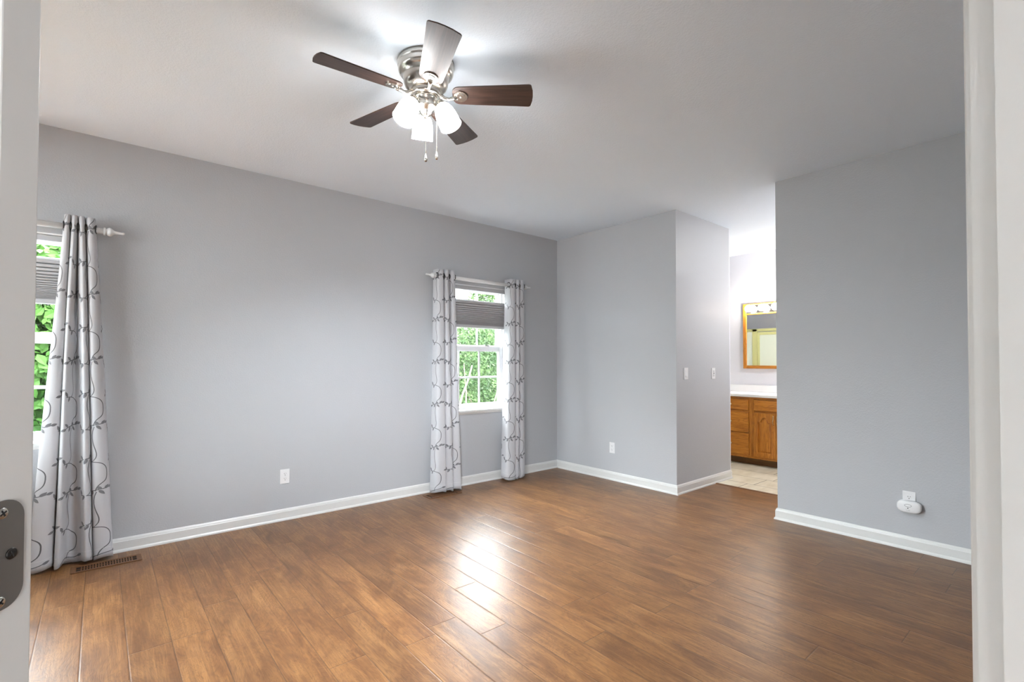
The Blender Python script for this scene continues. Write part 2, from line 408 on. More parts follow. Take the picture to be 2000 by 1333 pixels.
# jambs, stop and casing
m = MB(); dquad(m, XRJ, XRJ+.02, DW-TH, DW, 0, 2.07)
dquad(m, XRJ-.009, XRJ, DW-.0575-.011, DW-.0295, 0, 2.05)
struct('trim_2', m, M['doorpaint'])
def casing(X0, sgn):
    prof = [(0, 0), (0, .009), (.002, .0125), (.006, .014), (.012, .013), (.03, .016), (.05, .017), (.056, .014), (.056, 0)]
    mb = MB(); poly = [DP(X0+sgn*a, DW+b) for a, b in prof]
    mb.prism(poly, (0, 0, 2.12)); return mb
struct('trim_3', casing(XRJ+.005, 1), M['doorpaint'])
m = MB(); dquad(m, XL-.02, XL-.003, DW-TH, DW-.001, 0, 2.07); dquad(m, XL-.003, XRJ, DW-TH, DW, 2.05, 2.07)
struct('trim_4', m, M['doorpaint'])
# door leaf folded back flat against the wall, hinge edge toward the opening
DX0, DD0, DD1 = XL-.762, DW+.0015, DW+.0365
bm = bmesh.new(); bmesh.ops.create_cube(bm, size=1)
for v in bm.verts:
    p = DP(DX0 if v.co.x < 0 else XL, DD0 if v.co.y < 0 else DD1, .012 if v.co.z < 0 else 2.04); v.co = p
bmesh.ops.bevel(bm, geom=bm.edges[:], offset=.0022, segments=3, profile=.5, affect='EDGES')
door = MB().frombm(bm).build('door_1', M['doorpaint']); door['kind'] = 'structure'
# hinge leaf with rounded corners and three screws, let into the door's edge
HZ, HH, HW_, R_ = 1.1065, .0892, .0298, .016
poly = []
dj = DD0-.004
for cxx, cz, a0 in ((HW_-R_, HH/2-R_, 0), ):
    pass
pts = [(0, -HH/2)]
for i in range(9): a = -pi/2+pi/2*i/8; pts.append((HW_-R_+R_*cos(a), -HH/2+R_+R_*sin(a)))
for i in range(9): a = pi/2*i/8; pts.append((HW_-R_+R_*cos(a), HH/2-R_+R_*sin(a)))
pts.append((0, HH/2))
hm = MB().prism([DP(XL+.0002, dj+a, HZ+b) for a, b in pts], rh*.0012)
hm.tube([DP(XL+.002, dj-.004, HZ-HH/2), DP(XL+.002, dj-.004, HZ+HH/2)], .005, 12)
hinge = hm.build('hinge', M['hinge'], door)
hinge['label'] = 'dull grey steel hinge leaf with rounded corners'
def screw(a, b, rot, mat):
    mb = MB(); c = DP(XL+.0014, dj+a, HZ+b)
    mb.lathe([(.0047, 0), (.0045, .0008), (.0036, .0012), (0.0001, .0012)], 24, 0, c, rh)
    for k in range(2):
        an = rot+k*pi/2; t = fh*cos(an)+Vector((0, 0, 1))*sin(an); s_ = fh*-sin(an)+Vector((0, 0, 1))*cos(an)
        q = c+rh*.0011
        mb.prism([q+t*.0029+s_*.0006, q-t*.0029+s_*.0006, q-t*.0029-s_*.0006, q+t*.0029-s_*.0006], rh*.0003, 1)
    return mb.build('screw', [mat, M['dark']], hinge)
screw(.0112, .0345, .5, M['screw']); screw(.0192, -.0010, .4, M['screwdark']); screw(.0102, -.0375, .8, M['screw'])
# living area behind the doorway, with a wide unseen patio opening added for light
m = MB()
def hallbox(X0, X1, d0, d1, z0=0, z1=H): dquad(m, X0, X1, d0, d1, z0, z1)
PX, PD, PZ = 2.4, -5.6, 2.5
hallbox(-2.7, -2.6, PD-.1, DW-TH); hallbox(2.6, 2.7, PD-.1, DW-TH)
hallbox(-2.6, -PX, PD-.1, PD); hallbox(PX, 2.6, PD-.1, PD); hallbox(-PX, PX, PD-.1, PD, PZ, H); hallbox(-PX, PX, PD-.1, PD, 0, .06)
struct('wall_living', m, M['wall'])

# baseboards
BH, BT, BS = .0907, .014, .0221
PROF = [(0, 0), (BS, 0), (BS, .006), (BS-.002, .012), (BT+.002, .018), (BT, .019), (BT, BH-.022), (BT-.002, BH-.019), (BT-.004, BH-.010), (.006, BH-.003), (.003, BH), (0, BH)]
def baseboard(name, p0, p1, n, m0=0, m1=0):
    """p0->p1 along the wall, n = normal into the room; m0/m1 = mitre sign at each end (+1 outside corner, -1 inside)"""
    p0, p1, n = Vector(p0), Vector(p1), Vector(n); t = (p1-p0).normalized(); N = len(PROF)
    A = [p0+n*a+Vector((0, 0, b))-t*(a*m0) for a, b in PROF]; B = [p1+n*a+Vector((0, 0, b))+t*(a*m1) for a, b in PROF]
    mb = MB(); mb.add(A+B, [tuple(range(N)), tuple(range(2*N-1, N-1, -1))]+[(i, (i+1) % N, N+(i+1) % N, N+i) for i in range(N)])
    return struct(name, mb, M['trim'])
baseboard('baseboard_left', (0, -5.6, 0), (0, 0, 0), (1, 0, 0), -1, -1)
baseboard('baseboard_back', (0, 0, 0), (XA, 0, 0), (0, -1, 0), -1, 1)
baseboard('baseboard_passage', (XA, 0, 0), (XA, YA2+.012, 0), (1, 0, 0), 1, 0)
baseboard('baseboard_right', (XR, YR, 0), (4.7, YR, 0), (0, -1, 0), 1, -1)
baseboard('baseboard_passage_right', (XR, YR+.12, 0), (XR, YR, 0), (-1, 0, 0), 0, 1)
baseboard('baseboard_near', (2.5, -5.6, 0), (0, -5.6, 0), (0, 1, 0), 0, -1)
baseboard('baseboard_east', (4.7, YR, 0), (4.7, -3.05, 0), (-1, 0, 0), -1, 0)

# ------------------------------------------------------------------ windows
def frame_yz(mb, x0, x1, y0, y1, z0, z1, l, r, b, t, mi=0, bev=.003):
    mb.bbox(x0, x1, y0, y0+l, z0, z1, bev, mi); mb.bbox(x0, x1, y1-r, y1, z0, z1, bev, mi)
    mb.bbox(x0, x1, y0+l, y1-r, z0, z0+b, bev, mi); mb.bbox(x0, x1, y0+l, y1-r, z1-t, z1, bev, mi)
def window(k):
    y0, y1 = WY[k]; z0, z1 = WZ
    mb = MB(); frame_yz(mb, -.145, -.004, y0, y1, z0, z1, .016, .016, .012, .012)       # jamb box
    frame_yz(mb, -.105, -.048, y0+.016, y1-.016, z0+.012, z1-.012, .018, .018, .016, .02)
    mb.bbox(-.14, -.11, y0+.016, y1-.016, z0+.012, z0+.03, .003)
    win = struct('window_%d' % k, mb, M['vinyl'])
    a, b = y0+.020, y1-.020; W3 = 3
    def sash(x0, x1, zb, zt, rb, rt, rs):
        s = MB(); frame_yz(s, x0, x1, a, b, zb, zt, rs, rs, rb, rt, 0, .004)
        ga, gb, gz0, gz1 = a+rs, b-rs, zb+rb, zt-rt
        frame_yz(s, x0+.006, x1-.004, ga-.002, gb+.002, gz0-.002, gz1+.002, .009, .009, .009, .009, 0, .003)
        xm = (x0+x1)/2
        for i in (1, 2): yy = ga+(gb-ga)*i/3; s.bbox(xm-.006, xm+.009, yy-.010, yy+.010, gz0, gz1, .004)
        zz = (gz0+gz1)/2; s.bbox(xm-.0055, xm+.0085, ga, gb, zz-.010, zz+.010, .004)
        o = s.build('sash', M['vinyl'], win)
        MB().box(xm-.002, xm+.001, ga, gb, gz0, gz1).build('glass', M['glass'], o)
        return o
    lo = sash(-.078, -.040, z0+.012, 1.437, .045, .052, .042)
    sash(-.118, -.084, 1.395, z1-.014, .045, .040, .042)
    yc = (a+b)/2
    for q in (-.23, .23): MB().bbox(-.074, -.046, yc+q-.03, yc+q+.03, 1.437, 1.449, .004).build('sash_lock', M['vinyl'] if k == 1 else M['hinge'], lo)
    MB().bbox(-.03, .03, y0-.012, y1+.012, z0-.022, z0+.004, .006).bbox(-.004, .012, y0-.004, y1+.004, z0-.04, z0-.022, .003).build('sill', M['trim'], win)
    return win
window(1); window(2)
m = MB()
for a, b in ((NW[0], NW[0]+.06), (1.02, 1.08), (NW[1]-.06, NW[1])): m.bbox(a, b, -5.70, -5.63, NW[2], NW[3], .004)
m.bbox(NW[0]+.06, NW[1]-.06, -5.70, -5.63, NW[2], NW[2]+.06, .004).bbox(NW[0]+.06, NW[1]-.06, -5.70, -5.63, NW[3]-.06, NW[3], .004)
w3 = struct('window_3', m, M['vinyl']); MB().box(NW[0]+.05, NW[1]-.05, -5.668, -5.664, NW[2]+.05, NW[3]-.05).build('glass', M['glass'], w3)  # added window, out of view, lets in daylight to even the room

# ------------------------------------------------------------------ cellular blinds (top rail lowered)
def blind(k, label):
    y0, y1 = WY[k][0]+.018, WY[k][1]+.004-.018
    t = thing('cellular_blind', label, 'blind', (-.026, (y0+y1)/2, 2.03), 'grey cellular blinds in the windows')
    MB().bbox(-.055, -.006, y0, y1, 2.018, 2.056, .004).build('headrail', M['blind'], t)
    zt, zb = 1.905, 1.628
    # pleats: opened at the top, pressed together at the bottom
    zs = [zt]; step = .0285
    while zs[-1] > 1.692:
        zs.append(zs[-1]-step); step = max(.006, step*.90)
    while zs[-1] > 1.655: zs.append(zs[-1]-.0042)
    prof = []
    for i, z in enumerate(zs):
        prof.append((-.034, z))
        if i < len(zs)-1:
            d = zs[i+1]-z; prof += [(-.010, z+d*.10), (-.005, z+d*.30), (-.005, z+d*.70), (-.010, z+d*.90)]
    mb = MB(); vs = []; fs = []
    for x, z in prof: vs += [(x, y0+.003, z), (x, y1-.003, z)]
    for x, z in reversed(prof): vs += [(-.076-x, y0+.003, z), (-.076-x, y1-.003, z)]
    n = len(vs)//2
    for i in range(n-1): fs.append((2*i, 2*i+1, 2*i+3, 2*i+2))
    fs.append((0, 1, 2*n-1, 2*n-2)); fs.append((2*(n//2-1), 2*(n//2-1)+1, 2*(n//2)+1, 2*(n//2)))
    fs.append(tuple(range(0, 2*n, 2))); fs.append(tuple(range(2*n-1, 0, -2)))
    mb.add(vs, fs); mb.build('pleated_fabric', M['blind'], t)
    MB().bbox(-.044, -.012, y0, y1, zt-.004, zt+.012, .004).build('rail', M['vinyl'], t)
    MB().bbox(-.046, -.010, y0, y1, zb, zb+.03, .004).build('rail', M['blind'], t)
    MB().box(-.044, -.012, y0+.002, y1-.002, zb-.003, zb).build('rail_strip', M['vinyl'], t)
    for q in (.12, .5, .88):
        yy = y0+(y1-y0)*q; MB().tube([(-.031, yy, 2.02), (-.031, yy, zt)], .0009, 6).build('cord', M['cable'], t)
blind(1, 'grey cellular blind in the window beside the door edge')
blind(2, 'grey cellular blind in the window near the far corner')

# ------------------------------------------------------------------ curtain rods
RX, RZ = .09, 2.104
def rod(y0, y1, label, mirror=True):
    t = thing('curtain_rod', label, 'curtain rod', (RX, (y0+y1)/2, RZ), 'white curtain rods over the windows')
    MB().tube([(RX, y0, RZ), (RX, y1, RZ)], .0185, 24).build('pole', M['rod'], t)
    for s, ye in ((-1, y0), (1, y1)):
        pr = [(.0001, -.002), (.0185, -.002), (.0195, .003), (.0185, .008), (.013, .011), (.018, .019), (.0205, .027), (.0195, .036), (.013, .046), (.0085, .054), (.0065, .070), (.006, .090), (.007, .097), (.0045, .104), (.0001, .106)]
        MB().lathe([(r_*1.3, h_) for r_, h_ in pr], 24, 0, (RX, ye, RZ), (0, s, 0)).build('finial', M['rod'], t)
        yb = ye-s*.14
        MB().tube([(.004, yb, RZ-.028), (.05, yb, RZ-.028), (RX, yb, RZ-.020)], .006, 10).lathe([(.022, 0), (.022, .005), (.012, .007)], 20, 0, (0, yb, RZ-.028), (1, 0, 0)).build('bracket', M['rod'], t)
rod(-5.375, -4.222, 'white curtain rod over the window beside the door edge')
rod(-1.758, -.622, 'white curtain rod over the window near the far corner')

# ------------------------------------------------------------------ curtains
def catmull(P, n):
    out = []
    Q = [2*P[0]-P[1]]+P+[2*P[-1]-P[-2]]
    for i in range(len(P)-1):
        p0, p1, p2, p3 = Q[i:i+4]
        for j in range(n):
            t = j/n
            out.append(.5*((2*p1)+(p2-p0)*t+(2*p0-5*p1+4*p2-p3)*t*t+(3*p1-p0-3*p2+p3)*t**3))
    out.append(P[-1]); return out
def curtain(top, bot, label, group, seed, zt=2.163, zb=.016, grom=(), ease=1.0, phase=0, zslope=0):
    R = random.Random(seed); NS = 8; NZ = 64
    def lobes(P):
        flat = [len(p) > 2 for p in P]; P = [Vector((p[1], p[0], 0)) for p in P]; out = [P[0]]
        for k, (a, b) in enumerate(zip(P, P[1:])):
            v, q = (a, b) if a.x < b.x else (b, a)
            if flat[k] or flat[k+1]: out += [Vector((v.x+.10*(q.x-v.x), v.y+.55*(q.y-v.y), 0)), b]
            else: out += [Vector((v.x+.78*(q.x-v.x), v.y+.15*(q.y-v.y), 0)), b]
        return out
    top = lobes(top); bot = lobes(bot)
    wob = [(R.uniform(-.006, .006), R.uniform(0, 6), R.uniform(-.005, .005), R.uniform(0, 6)) for _ in top]
    rows = []
    for j in range(NZ+1):
        f = j/NZ; g = f**ease; z = zt+(zb-zt)*f
        P = [a.lerp(b, g)+Vector((wb[0]*sin(3*f+wb[1])*min(1, 4*f)*(1-.3*f), wb[2]*sin(4*f+wb[3])*min(1, 4*f), 0)) for a, b, wb in zip(top, bot, wob)]
        row = catmull(P, NS)
        for i, p in enumerate(row):
            p.z = z + (.010*sin(i*.21+seed)*(f**6)) + zslope*0
        rows.append(row)
    NU = len(rows[0])-1
    mid = rows[NZ//2]; cum = [0]
    for i in range(NU): cum.append(cum[-1]+(mid[i+1]-mid[i]).length)
    LEN = cum[-1]; NT_ = sum((a-b).length for a, b in zip(mid, mid[1:]))
    def surf(s, z, off):
        s = max(0, min(LEN-1e-5, s)); i = 0
        while cum[i+1] < s: i += 1
        u = i+(s-cum[i])/(cum[i+1]-cum[i]); v = max(0, min(NZ-1e-4, (zt-z)/(zt-zb)*NZ)); jv = int(v); fv = v-jv; iu = int(u); fu = u-iu
        a = rows[jv][iu].lerp(rows[jv][iu+1], fu); b = rows[jv+1][iu].lerp(rows[jv+1][iu+1], fu); p = a.lerp(b, fv)
        i0, i1 = max(0, iu-1), min(NU, iu+2); T = rows[jv][i1]-rows[jv][i0]; n = T.cross(Vector((0, 0, 1))).normalized()
        return p+n*off
    mb = MB(); TK = .0016
    vs = []; fs = []
    for off in (0, -TK):
        for j in range(NZ+1):
            for i in range(NU+1):
                i0, i1 = max(0, i-1), min(NU, i+1); T = rows[j][i1]-rows[j][i0]; n = T.cross(Vector((0, 0, 1))).normalized(); vs.append(rows[j][i]+n*off)
    w_ = NU+1; B = (NZ+1)*w_
    for j in range(NZ):
        for i in range(NU):
            q = (j*w_+i, j*w_+i+1, (j+1)*w_+i+1, (j+1)*w_+i); fs.append(q); fs.append(tuple(B+x for x in reversed(q)))
    for j in range(NZ):
        for i in (0, NU): a, b = j*w_+i, (j+1)*w_+i; fs.append((a, b, B+b, B+a))
    for i in range(NU):
        for j in (0, NZ): a, b = j*w_+i, j*w_+i+1; fs.append((a, b, B+b, B+a))
    mb.add(vs, fs, 0, True)
    # hem seam line
    # embroidered vines, laid on the cloth
    def ribbon(path, wd, mi):
        V = []; F = []
        for i, (s, z) in enumerate(path):
            a = path[max(0, i-1)]; b = path[min(len(path)-1, i+1)]; d = Vector((b[0]-a[0], b[1]-a[1])).normalized(); nx, nz = -d.y*wd/2, d.x*wd/2
            V += [surf(s+nx, z+nz, .0012), surf(s-nx, z-nz, .0012)]
        for i in range(len(path)-1): F.append((2*i, 2*i+1, 2*i+3, 2*i+2))
        mb.add(V, F, mi, True)
    def leaf(s, z, ang, ln, wd):
        if not (.004 < s < LEN-.004): return
        d = Vector((cos(ang), sin(ang))); n = Vector((-d.y, d.x)); V = []; F = []
        K = 7
        for i in range(K):
            t = i/(K-1); h = wd/2*math.sin(pi*t**.85)**.8 if 0 < t < 1 else .0004
            c = Vector((s, z))+d*ln*t
            V += [surf(c.x+n.x*h, c.y+n.y*h, .0014), surf(c.x, c.y, .0016), surf(c.x-n.x*h, c.y-n.y*h, .0014)]
        for i in range(K-1): F += [(3*i, 3*i+1, 3*i+4, 3*i+3), (3*i+1, 3*i+2, 3*i+5, 3*i+4)]
        mb.add(V, F, 2, True)
    PER = .41; CW = .145
    def bez(a, b, c, d, n=12):
        return [tuple(((1-t)**3*a[i]+3*(1-t)**2*t*b[i]+3*(1-t)*t*t*c[i]+t**3*d[i]) for i in (0, 1)) for t in [q/n for q in range(n+1)]]
    ncol = int(LEN/CW)+2
    for c in range(-1, ncol):
        s0 = c*CW+.05+phase; zo = (PER/2 if c % 2 else 0)+.02
        for r in range(-1, 7):
            z0 = zb+zo+r*PER
            def clip(path): return [(s, z) for s, z in path if 0.001 < s < LEN-.001 and zb+.004 < z < zt-.004]
            def rb(path, wd=.0046):
                path = clip(path)
                if len(path) > 1: ribbon(path, wd, 1)
            rb(bez((s0-.055, z0-.012), (s0-.02, z0+.012), (s0+.02, z0+.002), (s0+.06, z0+.02)))
            rb(bez((s0, z0), (s0+.012, z0+.07), (s0+.055, z0+.03), (s0+.05, z0+.13)))
            rb(bez((s0+.05, z0+.13), (s0+.045, z0+.18), (s0+.0, z0+.19), (s0-.055, z0+.185)))
            rb(bez((s0-.012, z0+.186), (s0+.045, z0+.23), (s0-.035, z0+.30), (s0+.004, z0+.405)), .004)
            for ds, dz, a, l in ((-.03, .002, 2.5, .034), (-.01, .004, 4.3, .036), (.012, .004, -.9, .036), (.035, .010, .8, .034), (.055, .018, .3, .03), (-.048, -.01, 3.5, .03), (.02, .006, 2.0, .026)):
                if zb+.03 < z0+dz < zt-.03: leaf(s0+ds, z0+dz, a, l, .0165)
            for ds, dz, a, l in ((-.045, .186, 2.0, .036), (-.025, .188, 4.3, .034)):
                if zb+.03 < z0+dz < zt-.03: leaf(s0+ds, z0+dz, a, l, .016)
    zh = zb+.062
    ribbon([(LEN*i/90, zh) for i in range(91)], .0016, 3)
    o = mb.build('curtain', [M['fabric'], M['thread'], M['leafthread'], M['rod']])
    tag(o, label, 'curtain', group)
    for g in grom:
        row = rows[2]; g2 = (int(g)*2+.75) if int(g) % 2 == 0 else (int(g)*2+1.25); i = int(g2*NS); p = row[i].lerp(row[i+1], g2*NS-i); p.z = RZ
        T = (row[min(NU, i+1)]-row[i-1]); T.z = 0; n = T.cross(Vector((0, 0, 1))).normalized()
        gm = MB(); vs = []; fs = []; A, Bq = 28, 10; e1 = T.normalized(); e2 = Vector((0, 0, 1))
        for a in range(A):
            for b in range(Bq):
                an, bn = 2*pi*a/A, 2*pi*b/Bq; R0 = .0245+.0045*cos(bn); vs.append(p+(e1*cos(an)+e2*sin(an))*R0+n*(.0028*sin(bn)))
        for a in range(A):
            for b in range(Bq): fs.append((a*Bq+b, ((a+1) % A)*Bq+b, ((a+1) % A)*Bq+(b+1) % Bq, a*Bq+(b+1) % Bq))
        gm.add(vs, fs, 0, True).build('grommet', M['screwdark'], o)
    return o
G = 'white vine embroidered curtains'
curtain([(-4.412, .060), (-4.394, .136), (-4.379, .066), (-4.362, .137), (-4.346, .066), (-4.329, .137), (-4.312, .066), (-4.288, .137), (-4.262, .062)],
        [(-4.55, .05), (-4.478, .150), (-4.434, .085), (-4.405, .165), (-4.350, .070, 1), (-4.285, .160), (-4.250, .070), (-4.202, .145), (-4.150, .055)],
        'wide white vine-patterned curtain beside the door edge, reaching the floor register', G, 3, 2.172, .02, (.55, 1.5, 2.5, 3.5, 4.5, 5.5, 6.5, 7.5))
curtain([(-1.752, .045), (-1.712, .142), (-1.685, .060), (-1.652, .146), (-1.622, .060), (-1.588, .146), (-1.552, .060)],
        [(-1.785, .050), (-1.678, .165), (-1.668, .085), (-1.598, .165), (-1.585, .085), (-1.508, .172), (-1.490, .080)],
        'white vine-patterned curtain on the doorward side of the far window', G, 5, 2.166, .018, (.5, 1.5, 2.5, 3.5, 4.5, 5.5), phase=.02)
curtain([(-.850, .040), (-.800, .142), (-.772, .060), (-.742, .146), (-.715, .060), (-.685, .146), (-.640, .060)],
        [(-.925, .080), (-.828, .188), (-.808, .100), (-.768, .180), (-.740, .095), (-.700, .172), (-.650, .120)],
        'white vine-patterned curtain between the far window and the room corner', G, 8, 2.166, .018, (.55, 1.5, 2.5, 3.5, 4.5, 5.5), phase=.05)

# ------------------------------------------------------------------ ceiling fan
FX, FY = 2.084, -3.02
fan = thing('ceiling_fan', 'brushed nickel ceiling fan with five walnut blades and three lit shades', 'ceiling fan', (FX, FY, H))
FB = (FX, FY, 0)
prof = [(.137, 2.74), (.138, 2.722), (.1375, 2.716), (.133, 2.712), (.134, 2.706), (.1345, 2.694), (.131, 2.684), (.123, 2.676), (.117, 2.672), (.116, 2.668), (.112, 2.665), (.1105, 2.652), (.108, 2.636), (.101, 2.620), (.090, 2.607), (.079, 2.600), (.070, 2.598)]
MB().lathe(prof, 64, 0, FB).build('motor_housing', M['nickel'], fan)
prof = [(.070, 2.598), (.072, 2.594), (.072, 2.572), (.066, 2.568), (.052, 2.566)]
MB().lathe(prof, 48, 0, FB).build('hub', M['nickel'], fan)
prof = [(.052, 2.566), (.0565, 2.563), (.0565, 2.556), (.053, 2.554), (.053, 2.520), (.055, 2.517), (.053, 2.513), (.046, 2.506), (.036, 2.499), (.030, 2.494), (.029, 2.486), (.022, 2.478), (.012, 2.472), (.008, 2.463), (.0001, 2.460)]
MB().lathe(prof, 48, 0, FB).build('switch_housing', M['nickel'], fan)
# blade prototype in local space, pointing +x, pitched
def blade_poly():
    pts = []; r0, r1 = .132, .527
    w0, w1 = .056, .0715
    for i in range(9):
        a = -pi/2+pi*i/8*.5; 
    def half(sg):
        o = []
        for i in range(7): a = pi/2*i/6; o.append((r0+.035-.035*cos(a) , (w0-.035)+.035*sin(a)))
        for x in (.25, .35, .45): o.append((x, w0+(w1-w0)*(x-r0)/(r1-r0)))
        for i in range(7): a = pi/2*i/6; o.append((r1-.022+.014*sin(a), w1-.014+.014*cos(a)))
        o.append((r1-.002, w1*.45)); return o
    h = half(1); return h+[(r1, 0)]+[(x, -y) for x, y in reversed(h)]
PB = -12.4
for k in range(5):
    ang = rad(-22+72*k)
    if k == 0:
        Rp = Matrix.Rotation(rad(PB), 4, 'X')
        bm_ = MB().prism([(x, y, 0) for x, y in blade_poly()], (0, 0, .0055)); bm_.xf(Rp)
        b0 = bm_.build('fan_blade', M['walnut'], fan, local=True); b0.location = (0, 0, 2.576-H)
        br = MB(); sh = []
        for i in range(17):
            a = pi*i/16-pi/2; sh.append((.165+.040*cos(a)*(1 if cos(a) > 0 else 1), .036*sin(a)))
        sh = [(.138, -.012), (.150, -.027)]+sh+[(.150, .027), (.138, .012)]
        br.prism([(x, y, -.006) for x, y in sh], (0, 0, .006))
        br.prism([(.148+(x-.148)*.72+.004, y*.68, -.0085) for x, y in sh], (0, 0, .003))
        br.lathe([(.005, 0), (.0045, -.002), (.0001, -.0025)], 12, 0, (.172, 0, -.0085)).lathe([(.004, 0), (.0035, -.002), (.0001, -.0025)], 12, 0, (.155, .012, -.0085)).lathe([(.004, 0), (.0035, -.002), (.0001, -.0025)], 12, 0, (.155, -.012, -.0085))
        br.xf(Rp); st = len(br.v)
        br.tube([(.060, 0, .006), (.075, 0, .0), (.095, 0, -.012), (.115, 0, -.017), (.135, 0, -.012), (.150, 0, -.008)], [.009, .010, .0085, .008, .010, .012], 12)
        i0 = b0; brk = br.build('blade_bracket', M['nickel'], b0, local=True)
    else:
        c = copy_tree(b0, fan); i0 = c
    i0.rotation_euler = (0, 0, ang)
# lamp arms and shades
TILT = rad(64)
s0 = None
for k in range(3):
    az = rad(158+120*k)
    if k == 0:
        ax = Vector((cos(TILT), 0, -sin(TILT))); c = Vector((.105, 0, 2.466-H)); neck = c-ax*.060
        am = MB().tube([(.030, 0, 2.512-H), (.045, 0, 2.520-H), (.060, 0, 2.528-H), neck-ax*.014], .0085, 12)
        am.lathe([(.012, -.022), (.021, -.018), (.024, -.010), (.024, .004), (.029, .006), (.029, .012), (.026, .013)], 28, 0, neck, ax)
        a0 = am.build('lamp_arm', M['nickel'], fan, local=True)
        sp = [(.026, .002), (.033, .008), (.041, .020), (.047, .038), (.0505, .060), (.0525, .085), (.053, .112), (.0545, .118), (.0525, .118), (.0505, .110), (.049, .085), (.046, .060), (.040, .034), (.030, .014)]
        s0 = MB().lathe(sp, 40, 0, neck, ax, caps=False).build('glass_shade', M['shade'], fan, local=True)
        s0['label'] = 'lit white opal glass shade'
        MB().lathe([(.0001, -.027), (.010, -.026), (.013, -.018), (.019, -.006), (.0215, .004), (.018, .014), (.010, .020), (.0001, .022)], 20, 0, neck+ax*.052, ax).build('lamp_bulb', M['lamp'], s0, local=True)
        objs = (a0, s0)
    else:
        objs = (copy_tree(a0, fan), copy_tree(s0, fan))
    for o in objs: o.rotation_euler = (0, 0, az)
def chain(x, y, z1, z0):
    mb = MB().tube([(x, y, z1), (x, y, z0+.03)], .0013, 8)
    n = int((z1-z0-.03)/.006)
    for i in range(n): mb.lathe([(.0002, -.0021), (.0021, 0), (.0002, .0021)], 6, 0, (x, y, z1-i*.006))
    o = mb.build('pull_chain', M['nickel'], fan)
    MB().lathe([(.0015, .034), (.003, .030), (.005, .020), (.0085, .010), (.0095, .004), (.008, -.002), (.0045, -.006), (.0001, -.007)], 18, 0, (x, y, z0)).build('pendant', M['nickel'], o)
chain(2.113, -3.036, 2.512, 2.243); chain(2.128, -2.984, 2.512, 2.262)

# ------------------------------------------------------------------ wall plates
def plate(name, label, cat, loc, rotz, group, kind):
    """built facing local -y, back at y=0"""
    t = thing(name, label, cat, loc, group, rotz)
    mb = MB().bbox(-.0355, .0355, -.0055, 0, -.0575, .0575, .0028); 
    mb.build('cover_plate', M['plastic'], t, local=True)
    if kind == 'outlet':
        for s in (1, -1):
            zc = .0195*s; q = MB(); poly = []
            for i in range(24):
                a = 2*pi*i/24; poly.append((.0172*cos(a), -.0055, zc+max(-.0142, min(.0142, .0175*sin(a)))))
            q.prism(poly, (0, -.002, 0))
            for xs, hh in ((-.0064, .0052), (.0064, .0042)): q.box(xs-.0012, xs+.0012, -.0079, -.0070, zc+.0035-hh+.002, zc+.0035+hh*.8, 1)
            q.lathe([(.0028, 0), (.0028, .0006)], 12, 1, (0, -.0073, zc-.0085), (0, -1, 0))
            q.build('receptacle', [M['plastic'], M['dark']], t, local=True)
        MB().lathe([(.003, 0), (.0025, .001), (.0001, .0012)], 12, 0, (0, -.0055, 0), (0, -1, 0)).build('screw', M['plastic'], t, local=True)
    elif kind == 'switch':
        MB().bbox(-.0168, .0168, -.0075, -.004, -.0335, .0335, .0015).build('rocker_frame', M['plastic'], t, local=True)
        MB().prism([(-.0135, -.0075, -.030), (-.0135, -.0125, -.029), (-.0135, -.0080, 0), (-.0135, -.0085, .030), (-.0135, -.0070, .030)], (.027, 0, 0)).build('rocker', M['plastic'], t, local=True)
    elif kind == 'gfci':
        MB().bbox(-.0168, .0168, -.0085, -.004, -.0335, .0335, .0015).build('receptacle_body', M['plastic'], t, local=True)
        for s in (1, -1):
            q = MB(); zc = .0205*s
            for xs in (-.0064, .0064): q.box(xs-.0014, xs+.0014, -.0094, -.0083, zc-.002, zc+.0075)
            q.lathe([(.003, 0), (.003, .0008)], 12, 0, (0, -.0086, zc-.0075), (0, -1, 0)).build('slots', M['dark'], t, local=True)
        for s in (1, -1): MB().bbox(-.009, .009, -.0098, -.0085, .0035*s-.0026, .0035*s+.0026, .0006).build('button', M['dark'] if s > 0 else M['screwdark'], t, local=True)
    return t
GO = 'white wall outlets'
plate('wall_outlet', 'white duplex outlet low on the long wall between the two windows', 'outlet', (0, -3.0865, .3485), rad(90), GO, 'outlet')
plate('wall_outlet', 'small white outlet low on the far wall beside the room corner', 'outlet', (.835, 0, .346), 0, GO, 'outlet')
plate('wall_outlet', 'white outlet above the plugged-in alarm, right of the bathroom opening', 'outlet', (3.368, YR, .335), 0, GO, 'outlet')
plate('light_switch', 'white rocker light switch on the side wall leading to the bathroom', 'light switch', (XA, .168, 1.155), rad(90), None, 'switch')
plate('wall_outlet', 'white outlet with dark sockets at switch height beside the bathroom opening', 'outlet', (XA, .703, 1.15), rad(90), GO, 'gfci')

# carbon monoxide alarm plugged into the right-hand outlet
al = thing('carbon_monoxide_alarm', 'white oval plug-in alarm covering the lower socket of the outlet', 'alarm', (3.372, YR-.009, .296))
def superell(a, b, n, cnt=40):
    o = []
    for i in range(cnt):
        t = 2*pi*i/cnt; c_, s_ = cos(t), sin(t); o.append((a*math.copysign(abs(c_)**(2/n), c_), b*math.copysign(abs(s_)**(2/n), s_)))
    return o
mb = MB(); rings = [(.96, .0), (1, -.006), (1, -.026), (.95, -.032), (.82, -.035), (.5, -.0365), (.02, -.037)]
base = superell(.0655, .0405, 2.9); vs = []; fs = []
for sc, y in rings:
    for x, z in base: vs.append((x*sc, y, z*(sc if sc < 1 else 1) - .003*(x/.0655)**2*0))
n = len(base)
for j in range(len(rings)-1):
    for i in range(n): k = (i+1) % n; fs.append((j*n+i, j*n+k, (j+1)*n+k, (j+1)*n+i))
